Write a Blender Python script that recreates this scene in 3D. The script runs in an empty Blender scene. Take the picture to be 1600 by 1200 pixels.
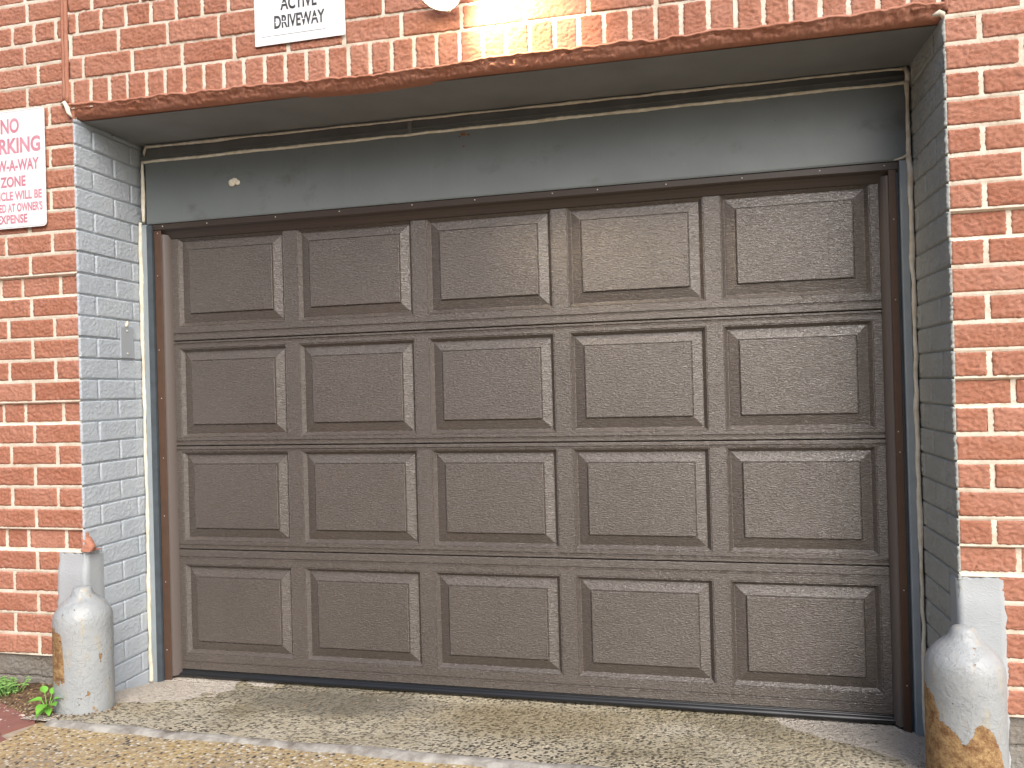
import bpy, math, random
from mathutils import Vector, Matrix, noise as mnoise
random.seed(7)
R = math.radians
C = bpy.context.scene
COL = C.collection

# ------------------------------------------------------------ camera, sky, sun, exposure
cam = bpy.data.objects.new('camera', bpy.data.cameras.new('camera'))
COL.objects.link(cam)
cam.data.sensor_width = 36.0
cam.data.lens = 36.0 * 1200 / 1600
cam.data.clip_start = 0.02
cam.data.clip_end = 2000
RW = Matrix(((0.9737673, 0.0271192, 0.22592431), (0.22596283, 0.00167578, -0.97413448), (-0.02679635, 0.9996308, -0.00449611)))
cam.matrix_world = Matrix.Translation((0.73854, -2.83643, 1.12452)) @ RW.to_4x4()
C.camera = cam

SUN_AZ, SUN_EL = 148.0, 42.0        # clockwise from +Y (into the building); light comes from the street side, right
w = bpy.data.worlds.new('World'); C.world = w; w.use_nodes = True
nt = w.node_tree
bg = nt.nodes['Background']
sky = nt.nodes.new('ShaderNodeTexSky'); sky.sky_type = 'NISHITA'; sky.sun_disc = False
sky.sun_elevation = R(SUN_EL); sky.sun_rotation = R(SUN_AZ); sky.air_density = 1.0; sky.dust_density = 3.0; sky.ozone_density = 1.0
nt.links.new(sky.outputs[0], bg.inputs[0]); bg.inputs[1].default_value = 0.14
sun = bpy.data.objects.new('sun', bpy.data.lights.new('sun', 'SUN')); COL.objects.link(sun)
sun.data.energy = 1.8; sun.data.angle = R(46); sun.data.color = (1.0, 0.96, 0.9)
sd = Vector((math.sin(R(SUN_AZ)) * math.cos(R(SUN_EL)), math.cos(R(SUN_AZ)) * math.cos(R(SUN_EL)), math.sin(R(SUN_EL))))
sun.rotation_euler = sd.to_track_quat('Z', 'Y').to_euler()
C.view_settings.view_transform = 'Standard'; C.view_settings.look = 'None'
C.view_settings.gamma = 1.0; C.view_settings.use_curve_mapping = False
C.view_settings.exposure = 0.78
C.cycles.max_bounces = 8; C.cycles.diffuse_bounces = 5

# ------------------------------------------------------------ helpers
class MB:
    def __init__(s): s.v = []; s.f = []; s.m = []
    def vert(s, p): s.v.append(tuple(p)); return len(s.v) - 1
    def face(s, idx, m=0): s.f.append(tuple(idx)); s.m.append(m)
    def quad(s, a, b, c, d, m=0): i = [s.vert(p) for p in (a, b, c, d)]; s.face(i, m)
    def box(s, x0, x1, y0, y1, z0, z1, m=0):
        p = [s.vert((x, y, z)) for z in (z0, z1) for y in (y0, y1) for x in (x0, x1)]
        for q in ((0, 2, 3, 1), (4, 5, 7, 6), (0, 1, 5, 4), (1, 3, 7, 5), (3, 2, 6, 7), (2, 0, 4, 6)): s.face([p[k] for k in q], m)
    def grid(s, pts, m=0, flip=False):
        n, k = len(pts), len(pts[0])
        ids = [[s.vert(p) for p in row] for row in pts]
        for i in range(n - 1):
            for j in range(k - 1):
                q = [ids[i][j], ids[i][j + 1], ids[i + 1][j + 1], ids[i + 1][j]]
                s.face(q[::-1] if flip else q, m)
        return ids
    def lathe(s, prof, cx=0, cy=0, n=48, m=0, jit=0.0):
        rows = []
        for (r, z) in prof:
            rows.append([s.vert((cx + (r + random.uniform(-jit, jit) * (r > .01)) * math.cos(2 * math.pi * k / n), cy + (r + random.uniform(-jit, jit) * (r > .01)) * math.sin(2 * math.pi * k / n), z)) for k in range(n)])
        for a, b in zip(rows, rows[1:]):
            for k in range(n): s.face((a[k], a[(k + 1) % n], b[(k + 1) % n], b[k]), m)
        s.face(rows[0][::-1], m); s.face(rows[-1], m)
    def tube(s, pts, r, n=8, m=0, rough=0.0):
        rings = []
        for i, p in enumerate(pts):
            p = Vector(p); a = Vector(pts[max(i - 1, 0)]); b = Vector(pts[min(i + 1, len(pts) - 1)])
            t = (b - a).normalized(); up = Vector((0, 1, 0)) if abs(t.y) < .9 else Vector((1, 0, 0))
            u = t.cross(up).normalized(); v = t.cross(u)
            rr = r[i] if isinstance(r, (list, tuple)) else r
            ring = []
            for k in range(n):
                q = rr * (1 + random.uniform(-rough, rough))
                ring.append(s.vert(p + u * q * math.cos(2 * math.pi * k / n) + v * q * math.sin(2 * math.pi * k / n)))
            rings.append(ring)
        for a, b in zip(rings, rings[1:]):
            for k in range(n): s.face((a[k], b[k], b[(k + 1) % n], a[(k + 1) % n]), m)
        s.face(rings[0], m); s.face(rings[-1][::-1], m)
    def build(s, name, mats, parent=None, smooth=False, kind=None):
        off = world_loc(parent)
        me = bpy.data.meshes.new(name)
        me.from_pydata([(a - off.x, b - off.y, c - off.z) for a, b, c in s.v], [], s.f)
        for mt in (mats if isinstance(mats, (list, tuple)) else [mats]): me.materials.append(mt)
        me.polygons.foreach_set('material_index', s.m)
        if smooth: me.polygons.foreach_set('use_smooth', [True] * len(s.f))
        me.update()
        o = bpy.data.objects.new(name, me); COL.objects.link(o)
        if parent: o.parent = parent
        if kind: o['kind'] = kind
        return o

def world_loc(o):
    v = Vector((0, 0, 0))
    while o is not None: v = v + o.location; o = o.parent
    return v

def thing(name, label, cat, loc=(0, 0, 0), group=None):
    o = bpy.data.objects.new(name, None); COL.objects.link(o); o.location = loc; o.empty_display_size = .1
    o['label'] = label; o['category'] = cat
    if group: o['group'] = group
    return o

def tag(o, label, cat, group=None):
    o['label'] = label; o['category'] = cat
    if group: o['group'] = group
    return o

# ------------------------------------------------------------ materials
class NT:
    def __init__(s, name):
        s.mat = bpy.data.materials.new(name); s.mat.use_nodes = True; s.t = s.mat.node_tree
        s.b = s.t.nodes['Principled BSDF']
        g = s.t.nodes.new('ShaderNodeNewGeometry'); s.pos = g.outputs['Position']; s.isl = g.outputs['Random Per Island']
        tc = s.t.nodes.new('ShaderNodeTexCoord'); s.obj = tc.outputs['Object']
    def n(s, typ, **kw):
        nd = s.t.nodes.new(typ)
        for k, v in kw.items():
            if k.startswith('i_'): nd.inputs[k[2:].replace('_', ' ')].default_value = v
            else: setattr(nd, k, v)
        return nd
    def l(s, a, b): s.t.links.new(a, b)
    def map(s, vec, scale=(1, 1, 1), loc=(0, 0, 0)):
        m = s.n('ShaderNodeMapping'); m.inputs['Scale'].default_value = scale; m.inputs['Location'].default_value = loc; s.l(vec, m.inputs[0]); return m.outputs[0]
    def noise(s, vec, scale, detail=3, rough=.55, dist=0.0):
        m = s.n('ShaderNodeTexNoise'); m.inputs['Scale'].default_value = scale; m.inputs['Detail'].default_value = detail
        m.inputs['Roughness'].default_value = rough; m.inputs['Distortion'].default_value = dist; s.l(vec, m.inputs['Vector']); return m.outputs['Fac']
    def voro(s, vec, scale, feature='F1', rnd=1.0):
        m = s.n('ShaderNodeTexVoronoi'); m.feature = feature; m.inputs['Scale'].default_value = scale; m.inputs['Randomness'].default_value = rnd; s.l(vec, m.inputs['Vector']); return m
    def ramp(s, fac, stops, interp='LINEAR'):
        m = s.n('ShaderNodeValToRGB'); r = m.color_ramp; r.interpolation = interp
        while len(r.elements) < len(stops): r.elements.new(.5)
        for e, (p, c) in zip(r.elements, stops):
            e.position = p; e.color = (c, c, c, 1) if isinstance(c, (int, float)) else (*c, 1)
        s.l(fac, m.inputs[0]); return m.outputs[0]
    def mix(s, fac, a, b, mode='MIX'):
        m = s.n('ShaderNodeMix'); m.data_type = 'RGBA'; m.blend_type = mode
        for sock, v in ((m.inputs[0], fac), (m.inputs[6], a), (m.inputs[7], b)):
            if hasattr(v, 'links') or hasattr(v, 'is_linked'): s.l(v, sock)
            elif isinstance(v, (int, float)): sock.default_value = v
            else: sock.default_value = (*v, 1)
        return m.outputs[2]
    def math(s, op, a, b=0.0, c=None):
        m = s.n('ShaderNodeMath'); m.operation = op
        for k, v in ((0, a), (1, b)) + (((2, c),) if c is not None else ()):
            if hasattr(v, 'is_linked'): s.l(v, m.inputs[k])
            else: m.inputs[k].default_value = v
        return m.outputs[0]
    def xyz(s, vec):
        m = s.n('ShaderNodeSeparateXYZ'); s.l(vec, m.inputs[0]); return m.outputs
    def bump(s, h, strength=.5, dist=.003, prev=None):
        m = s.n('ShaderNodeBump'); m.inputs['Strength'].default_value = strength; m.inputs['Distance'].default_value = dist
        s.l(h, m.inputs['Height'])
        if prev is not None: s.l(prev, m.inputs['Normal'])
        return m.outputs[0]
    def done(s, color=None, rough=None, normal=None, spec=None, metal=None):
        for nm, v in (('Base Color', color), ('Roughness', rough), ('Normal', normal), ('Specular IOR Level', spec), ('Metallic', metal)):
            if v is None: continue
            if hasattr(v, 'is_linked'): s.l(v, s.b.inputs[nm])
            elif isinstance(v, (int, float)): s.b.inputs[nm].default_value = v
            else: s.b.inputs[nm].default_value = (*v, 1)
        return s.mat

def m_brick():
    s = NT('red_painted_brick')
    v = s.map(s.pos, (1, 1, 1.9))
    rg = s.noise(v, 75, 3, .6, 1.6)
    rid = s.math('ABSOLUTE', s.math('SUBTRACT', rg, .5))
    fine = s.noise(s.pos, 420, 2)
    h = s.math('ADD', s.math('MULTIPLY', rid, 2.2), s.math('MULTIPLY', fine, .25))
    big = s.noise(s.map(s.pos, (1, 1, 1.6)), 7, 2)
    col = s.mix(s.ramp(big, ((.3, 0.0), (.7, 1.0))), (.415, .182, .115), (.465, .225, .158))
    col = s.mix(s.ramp(s.isl, ((0.0, .36), (.25, .10), (.6, 0.0), (1.0, 0.0))), col, (.31, .105, .062))
    col = s.mix(s.ramp(s.isl, ((0.0, 0.0), (.75, 0.0), (1.0, .4))), col, (.54, .275, .20))
    mid = s.noise(s.pos, 55, 3)
    col = s.mix(s.math('MULTIPLY', s.ramp(mid, ((.45, 0.0), (.75, 1.0))), .35), col, (.34, .110, .060))
    # efflorescence: pale scuffs where the paint is thin
    sc = s.ramp(s.noise(s.map(s.pos, (1, 1, 2.2)), 38, 5, .7, .6), ((.68, 0.0), (.76, 1.0)))
    col = s.mix(s.math('MULTIPLY', sc, .16), col, (.62, .4, .3))
    return s.done(col, s.ramp(mid, ((.3, .72), (.7, .88))), s.bump(h, .6, .004), .25)

def m_mortar():
    s = NT('white_painted_mortar')
    n1 = s.noise(s.pos, 160, 3); n2 = s.noise(s.pos, 26, 3)
    col = s.mix(s.ramp(n2, ((.4, 0.0), (.72, 1.0))), (.74, .68, .58), (.58, .49, .38))
    col = s.mix(s.ramp(n1, ((.66, 0.0), (.74, .7))), col, (.24, .16, .11))
    return s.done(col, .8, s.bump(n1, .5, .003), .2)

def m_gray(name, base, var, bumpd=.003, scale=80, rough=.5):
    s = NT(name)
    v = s.map(s.pos, (1, 1, 1.7))
    rg = s.noise(v, scale, 3, .6, 1.3)
    rid = s.math('ABSOLUTE', s.math('SUBTRACT', rg, .5))
    big = s.noise(s.pos, 5, 3)
    col = s.mix(s.ramp(big, ((.35, 0.0), (.7, 1.0))), base, var)
    ch = s.ramp(s.noise(s.pos, 48, 4, .7), ((.715, 0.0), (.735, 1.0)))
    col = s.mix(s.math('MULTIPLY', ch, .5), col, (.16, .13, .11))
    return s.done(col, rough, s.bump(s.math('ADD', rid, s.math('MULTIPLY', s.noise(s.pos, 300, 2), .15)), .8, bumpd), .4)

def m_plain(name, col, rough=.5, spec=.4, metal=0.0, bscale=None, bd=.001, var=None, vs=12):
    s = NT(name)
    c = col
    if var: c = s.mix(s.ramp(s.noise(s.pos, vs, 4), ((.35, 0.0), (.68, 1.0))), col, var)
    nb = s.bump(s.noise(s.pos, bscale, 3), .5, bd) if bscale else None
    return s.done(c, rough, nb, spec, metal)

def m_steel():
    s = NT('gray_painted_steel'); p = s.pos
    col = s.mix(s.ramp(s.noise(p, 5, 4), ((.35, 0.0), (.68, 1.0))), (.152, .170, .172), (.138, .155, .157))
    sm = s.ramp(s.noise(s.map(p, (1, 1, 1.3), (3, 0, 1)), 6, 4, .6), ((.60, 0.0), (.74, 1.0)))
    col = s.mix(s.math('MULTIPLY', sm, .5), col, (.075, .078, .070))
    dr = s.ramp(s.noise(s.map(p, (40, 40, 2.2)), 1.0, 3, .6), ((.60, 0.0), (.75, 1.0)))
    col = s.mix(s.math('MULTIPLY', dr, .22), col, (.19, .20, .19))
    fl = s.ramp(s.noise(p, 70, 3, .7), ((.735, 0.0), (.75, 1.0)))
    col = s.mix(s.math('MULTIPLY', fl, .5), col, (.34, .33, .30))
    sc = s.ramp(s.noise(s.map(p, (1, 1, 1), (7, 7, 7)), 90, 2), ((.745, 0.0), (.755, 1.0)))
    col = s.mix(s.math('MULTIPLY', sc, .8), col, (.05, .04, .035))
    wav = s.noise(s.map(p, (3, 3, 5)), 1.0, 2)
    return s.done(col, s.ramp(sm, ((0.0, .42), (1.0, .62))), s.bump(s.math('ADD', wav, s.math('MULTIPLY', s.noise(p, 60, 3), .05)), .5, .012), .4)

def m_door():
    s = NT('brown_embossed_steel')
    g1 = s.noise(s.map(s.pos, (92, 92, 430)), 1.0, 2, .55, .3)
    g2 = s.noise(s.map(s.pos, (38, 38, 330), (3, 0, 7)), 1.0, 1, .5, .2)
    h = s.math('ADD', s.ramp(g1, ((.40, 0.0), (.68, 1.0))), s.math('MULTIPLY', s.ramp(g2, ((.45, 0.0), (.70, 1.0))), .6))
    dirt = s.noise(s.pos, 3, 4)
    col = s.mix(s.ramp(dirt, ((.35, 0.0), (.7, 1.0))), (.080, .066, .056), (.092, .076, .065))
    return s.done(col, s.ramp(g2, ((.35, .18), (.65, .28))), s.bump(h, 1.0, .0008), 1.0)

def m_concrete():
    s = NT('exposed_aggregate_concrete')
    p = s.pos; x, y, z = s.xyz(p)
    warp = s.mix(.02, p, s.n('ShaderNodeTexNoise', i_Scale=30.0).outputs['Color'])
    vo = s.voro(warp, 80); vo2 = s.voro(warp, 60)
    cellr = s.xyz(vo.outputs['Color'])[0]; cell2 = s.xyz(vo2.outputs['Color'])[1]
    big = s.noise(p, 2.6, 4, .6); big2 = s.noise(s.map(p, (1, 1, 1), (4, 3, 0)), 1.1, 3)
    mat = s.mix(s.ramp(big, ((.4, 0.0), (.62, 1.0))), (.55, .50, .395), (.44, .38, .265))
    mat = s.mix(s.ramp(s.noise(p, 40, 3), ((.35, 0.0), (.7, .5))), mat, (.6, .52, .36))
    # dark and pale stones in the matrix
    inside = s.ramp(vo.outputs['Distance'], ((.40, 1.0), (.54, 0.0)))
    drk = s.math('MULTIPLY', s.math('MULTIPLY', inside, s.ramp(cellr, ((.40, 0.0), (.42, 1.0)))), s.ramp(big2, ((.35, .55), (.6, 1.0))))
    col = s.mix(drk, mat, s.mix(cell2, (.035, .032, .028), (.10, .085, .06)))
    lgt = s.math('MULTIPLY', inside, s.ramp(cellr, ((.06, 1.0), (.08, 0.0))))
    col = s.mix(s.math('MULTIPLY', lgt, .8), col, (.72, .64, .5))
    damp = s.ramp(s.noise(s.map(p, (1, 1, 1), (9, 1, 0)), 1.7, 4, .6), ((.48, 0.0), (.62, 1.0)))
    col = s.mix(s.math('MULTIPLY', damp, .55), col, (.19, .155, .085))
    def blot(cx, cy, rx, ry, amp):
        dx = s.math('DIVIDE', s.math('SUBTRACT', x, cx), rx); dy = s.math('DIVIDE', s.math('SUBTRACT', y, cy), ry)
        d = s.math('ADD', s.math('MULTIPLY', dx, dx), s.math('MULTIPLY', dy, dy))
        d = s.math('ADD', d, s.math('MULTIPLY', s.math('SUBTRACT', s.noise(p, 5, 4, .65), .5), 1.6))
        return s.math('MULTIPLY', s.ramp(d, ((.25, 1.0), (1.0, 0.0))), amp)
    col = s.mix(blot(-.62, -.16, .50, .22, .62), col, (.17, .155, .125))
    col = s.mix(blot(.18, -.22, .42, .26, .55), col, (.26, .20, .10))
    # cement patches trowelled over by the two jambs
    edge = s.math('ADD', x, s.math('MULTIPLY', s.math('SUBTRACT', s.noise(p, 3.5, 3), .5), .7))
    patch_l = s.math('LESS_THAN', s.math('ADD', edge, s.math('MULTIPLY', y, -.75)), -1.02)
    patch_r = s.math('GREATER_THAN', s.math('ADD', edge, s.math('MULTIPLY', y, .9)), 1.02)
    pm = s.math('MAXIMUM', patch_l, patch_r)
    cem = s.mix(s.noise(p, 60, 4), (.80, .73, .65), (.60, .53, .46))
    cem = s.mix(s.ramp(s.noise(p, 130, 2), ((.66, 0.0), (.70, 1.0))), cem, (.15, .12, .1))
    col = s.mix(s.math('MULTIPLY', pm, .8), col, cem)
    h = s.math('ADD', s.ramp(vo.outputs['Distance'], ((0.0, 1.0), (.6, 0.0))), s.math('MULTIPLY', s.noise(p, 250, 3), .6))
    return s.done(col, s.ramp(damp, ((0.0, .75), (1.0, .5))), s.bump(h, 1.0, .010), .35)

def m_sidewalk():
    s = NT('gold_aggregate_sidewalk')
    p = s.pos
    vo = s.voro(p, 85); r = s.xyz(vo.outputs['Color'])[0]
    inside = s.ramp(vo.outputs['Distance'], ((.38, 1.0), (.55, 0.0)))
    st = s.ramp(r, ((0.0, (.50, .42, .28)), (.22, (.44, .31, .14)), (.45, (.30, .20, .09)), (.66, (.58, .53, .45)), (.78, (.16, .13, .10)), (.9, (.06, .05, .045))), 'CONSTANT')
    mat = s.mix(s.ramp(s.noise(p, 2.0, 4), ((.4, 0.0), (.65, 1.0))), (.40, .31, .17), (.26, .22, .17))
    col = s.mix(inside, mat, st)
    h = s.ramp(vo.outputs['Distance'], ((0.0, 1.0), (.6, 0.0)))
    return s.done(col, .6, s.bump(s.math('ADD', h, s.math('MULTIPLY', s.noise(p, 220, 2), .5)), .7, .004), .35)

def m_bollard(name, pts, spots, lat, zlo=-1.0):
    s = NT(name)
    x, y, z = s.xyz(s.obj); x = s.math('ADD', s.math('MULTIPLY', x, lat[0]), s.math('MULTIPLY', y, lat[1]))
    fc = s.n('ShaderNodeFloatCurve'); cv = fc.mapping.curves[0]
    for i, (a, b) in enumerate(pts):
        if i < 2: cv.points[i].location = (a, b)
        else: cv.points.new(a, b)
    fc.mapping.update()
    s.l(s.math('MULTIPLY_ADD', x, 5.0, .5), fc.inputs['Value'])
    coat = s.ramp(s.noise(s.obj, 17, 6, .68, .4), ((.47, 0.0), (.495, 1.0)))
    coat2 = s.ramp(s.noise(s.map(s.obj, (1, 1, 1), (4, 1, 2)), 30, 5, .7, .3), ((.55, 0.0), (.575, 1.0)))
    thr = s.math('MULTIPLY', fc.outputs[0], .5)
    rag = s.math('MULTIPLY', s.math('SUBTRACT', s.noise(s.obj, 32, 5, .65), .5), .085)
    rust = s.math('MULTIPLY', s.math('LESS_THAN', s.math('ADD', z, rag), thr), s.math('GREATER_THAN', s.math('ADD', z, s.math('MULTIPLY', rag, 1.5)), zlo))
    sp = s.ramp(s.noise(s.map(s.obj, (1, 1, .8), (2, 5, 1)), spots[0], 4, .6), ((spots[1], 0.0), (spots[1] + .012, 1.0)))
    rust = s.math('MAXIMUM', rust, sp)
    rc = s.mix(s.ramp(s.noise(s.obj, 40, 5, .75), ((.36, 0.0), (.62, 1.0))), (.17, .080, .032), (.41, .27, .125))
    rc = s.mix(s.ramp(s.noise(s.obj, 120, 3), ((.6, 0.0), (.72, 1.0))), rc, (.14, .06, .025))
    pc = s.mix(s.ramp(s.noise(s.obj, 9, 4), ((.35, 0.0), (.7, 1.0))), (.315, .338, .35), (.37, .39, .397))
    st = s.ramp(s.noise(s.map(s.obj, (1, 1, .35)), 34, 4), ((.58, 0.0), (.74, 1.0)))
    pc = s.mix(s.math('MULTIPLY', st, .45), pc, (.46, .37, .2))
    h = s.math('ADD', s.math('ADD', s.math('MULTIPLY', rust, -1.8), s.math('ADD', s.math('MULTIPLY', coat, .28), s.math('MULTIPLY', coat2, .28))), s.math('ADD', s.math('MULTIPLY', s.noise(s.obj, 55, 4, .65), 1.2), s.math('MULTIPLY', s.math('MULTIPLY', s.noise(s.obj, 160, 3), rust), 1.0)))
    return s.done(s.mix(rust, pc, rc), s.mix(rust, (.36,) * 3, (.85,) * 3), s.bump(h, .8, .0026), .45)

def m_soil():
    s = NT('dirt_with_leaf_litter')
    vo = s.voro(s.pos, 120); r = s.xyz(vo.outputs['Color'])[0]
    col = s.ramp(r, ((0.0, (.13, .085, .05)), (.4, (.20, .13, .075)), (.75, (.09, .06, .04)), (.93, (.36, .27, .15))), 'CONSTANT')
    return s.done(col, .9, s.bump(s.noise(s.pos, 120, 4), .9, .008), .2)

def m_paver():
    s = NT('red_paver')
    n = s.noise(s.pos, 30, 4)
    col = s.mix(n, (.20, .085, .07), (.30, .15, .125))
    col = s.mix(s.ramp(s.noise(s.pos, 24, 3), ((.64, 0.0), (.67, 1.0))), col, (.72, .62, .54))
    return s.done(col, .7, s.bump(n, .5, .004), .3)

def m_leaf(name, a, b):
    s = NT(name)
    c = s.mix(s.noise(s.obj, 25, 2), a, b)
    s.b.inputs['Subsurface Weight'].default_value = 0.0
    return s.done(c, .45, None, .4)

BRICK = m_brick(); MORTAR = m_mortar()
GRAYB = m_gray('gray_painted_brick', (.405, .45, .495), (.455, .495, .53))
GRAYJ = m_gray('gray_painted_joint', (.375, .415, .455), (.405, .445, .485))
GRAYSH = m_gray('shade_toned_gray_brick', (.40, .415, .39), (.45, .465, .435))  # same paint as the left reveal; the right side's shaded tone is in the color
GRAYSHJ = m_gray('shade_toned_gray_joint', (.31, .325, .30), (.34, .35, .33))
PATCH = m_gray('gray_painted_plaster', (.42, .45, .47), (.36, .385, .40), .003, 40)
PLINTH = m_gray('weathered_gray_plinth', (.27, .26, .235), (.20, .175, .15), .007, 60, .8)
STEEL = m_steel()
RECESS = m_plain('dark_painted_angle', (.19, .192, .185), .6, .3, 0, 40, .001, (.15, .15, .145), 8)
SOFFIT = m_plain('gray_painted_soffit', (.25, .262, .265), .6, .3, 0, 30, .001, (.21, .22, .222), 4)
JAMB = m_plain('blue_gray_steel_jamb', (.30, .34, .365), .4, .4, 0, 80, .0006, (.26, .30, .325), 14)
SHADEM = m_plain('slate_shade_strip', (.075, .092, .108), .5, .3, 0, 80, .0006, (.06, .07, .08), 20)  # slate color for the shade beside the jambs
CAULK = m_plain('white_caulk', (.78, .74, .64), .7, .3, 0, 120, .002, (.62, .55, .42), 30)
DOOR = m_door()
TRIM = m_plain('brown_vinyl_trim', (.090, .050, .032), .45, .4, 0, 90, .0006, (.075, .042, .027), 25)
TOPTRIM = m_plain('dark_brown_trim', (.045, .033, .027), .42, .4, 0, 90, .0005)
FLAP = m_plain('brown_rubber_flap', (.115, .095, .085), .4, .45)
RUBBER = m_plain('black_rubber', (.012, .013, .015), .28, .5)
SCREW = m_plain('pale_screw_head', (.52, .50, .47), .35, .5)
WHITE = m_plain('white_sign_sheet', (.82, .83, .84), .35, .45)
PINK = m_plain('faded_red_ink', (.54, .21, .27), .5, .3, 0, None, 0, (.62, .31, .37), 22)
BLACK = m_plain('worn_black_ink', (.035, .035, .04), .5, .3, 0, None, 0, (.11, .11, .115), 60)
LINE = m_plain('gray_sign_line', (.45, .45, .48), .5, .3)
CONC = m_concrete(); WALK = m_sidewalk(); SOIL = m_soil(); PAVER = m_paver()
STRIPM = m_plain('pale_mortar_strip', (.40, .385, .35), .8, .2, 0, 70, .008, (.15, .13, .11), 18)
BEDM = m_plain('grit_bedding', (.42, .36, .29), .9, .2, 0, 90, .004, (.3, .24, .18), 20)
ASPH = m_plain('asphalt', (.055, .054, .053), .85, .3, 0, 120, .003, (.04, .04, .04), 6)
DARK = m_plain('unlit_interior', (.03, .03, .03), .9, .1)
COREM = m_plain('rendered_wall_body', (.3, .28, .26), .9, .2)
RUSTM = m_plain('rust_stain', (.16, .055, .022), .85, .2, 0, 150, .002, (.24, .1, .04), 60)
METAL = m_plain('brushed_steel_plate', (.40, .43, .46), .35, .5, .25, 200, .0003, (.40, .44, .48), 40)
LAMPW = m_plain('white_lamp_housing', (.6, .58, .54), .45, .4)
LEAF1 = m_leaf('bright_green_leaf', (.10, .33, .03), (.20, .46, .07))
LEAF2 = m_leaf('pale_green_leaf', (.16, .36, .09), (.30, .50, .16))

def m_glow():
    s = NT('lit_lens'); s.b.inputs['Emission Color'].default_value = (1.0, .86, .62, 1); s.b.inputs['Emission Strength'].default_value = 14.0
    return s.done((.9, .85, .75), .3)
GLOW = m_glow()

# ------------------------------------------------------------ brickwork
FY = -0.37                    # front face of the wall
XL, XR = -1.510, 1.482        # the two reveals
ZS = [1.603 + .0812 * k for k in range(-23, 21)]   # course joint heights

def brick(mb, P, u0, u1, v0, v1, d, m=0, step=.0125, deep=.012, wob=.0016, rnd=.0022, rel=.92):
    """one brick: a lumpy front face with a worn rounded rim; P(u, v, out) -> point"""
    c0 = P((u0 + u1) / 2, (v0 + v1) / 2, 0)
    near = -2.12 < c0[0] < 1.92 and -.3 < c0[2] < 2.72
    if near: step = .0042
    else: step = .03
    nu = max(3, round((u1 - u0) / step)); nv = max(3, round((v1 - v0) / step)); sd_ = random.uniform(0, 90)
    tilt = random.uniform(-.0012, .0012); dd = d + random.uniform(-.0012, .0012)
    skew = random.uniform(-.0012, .0012)
    rows = []
    for j in range(nv + 1):
        row = []
        for i in range(nu + 1):
            u = u0 + (u1 - u0) * i / nu; v = v0 + (v1 - v0) * j / nv
            bu = i in (0, nu); bv = j in (0, nv)
            o = dd + tilt * (2 * i / nu - 1) + random.uniform(-.0008, .0008)
            v += skew * (2 * i / nu - 1)
            if near:
                q = Vector((u * 70 + sd_, v * 132, sd_)); q += Vector((mnoise.noise(q * .45), mnoise.noise(q * .45 + Vector((9, 3, 1))), 0)) * 1.3
                r_ = abs(mnoise.noise(q)); o += rel * (.0014 * mnoise.noise(q * .37 + Vector((5, 5, 5))) - .0046 * max(0.0, .3 - r_) / .3 + .0014)
            if bu or bv:
                o -= rnd + (.001 if bu and bv else 0)
                u += random.uniform(-wob, wob); v += random.uniform(-wob, wob)
                if bu and bv: u += .0012 * (1 if i == 0 else -1); v += .0012 * (1 if j == 0 else -1)
            row.append(mb.vert(P(u, v, o)) ); 
            if bu or bv: row[-1] = (row[-1], (u, v, dd - deep))
            else: row[-1] = (row[-1], None)
        rows.append(row)
    for j in range(nv):
        for i in range(nu):
            mb.face((rows[j][i][0], rows[j][i + 1][0], rows[j + 1][i + 1][0], rows[j + 1][i][0]), m)
    loop = [rows[0][i] for i in range(nu + 1)] + [rows[j][nu] for j in range(1, nv + 1)] + [rows[nv][i] for i in range(nu - 1, -1, -1)] + [rows[j][0] for j in range(nv - 1, 0, -1)]
    back = [mb.vert(P(*q[1])) for q in loop]
    for k in range(len(loop)):
        k2 = (k + 1) % len(loop)
        mb.face((loop[k][0], back[k], back[k2], loop[k2][0]), m)

def Pfront(u, v, o): return (u, FY - o, v)
def Plintel(u, v, o): return (u, FY - .004 - o, v - .0085 * (u + 1.5))
def Pleft(u, v, o): return (XL + o, -u, v)     # u = -y mirrored so that faces look to +x
def Pleft2(u, v, o): return (XL + o, u, v)
def Pright(u, v, o): return (XR - o, -u, v)

def cells(start, end, lens, first):
    """brick ends from start towards end (either direction); first brick length then the cycle lens"""
    s = 1 if end > start else -1
    out = []; a = start; k = 0; L = first
    while (end - a) * s > .02:
        b = a + s * L
        if (end - b) * s < .02: b = end
        out.append((min(a, b), max(a, b))); a = b; L = lens[k % len(lens)]; k += 1
    return out

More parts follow.
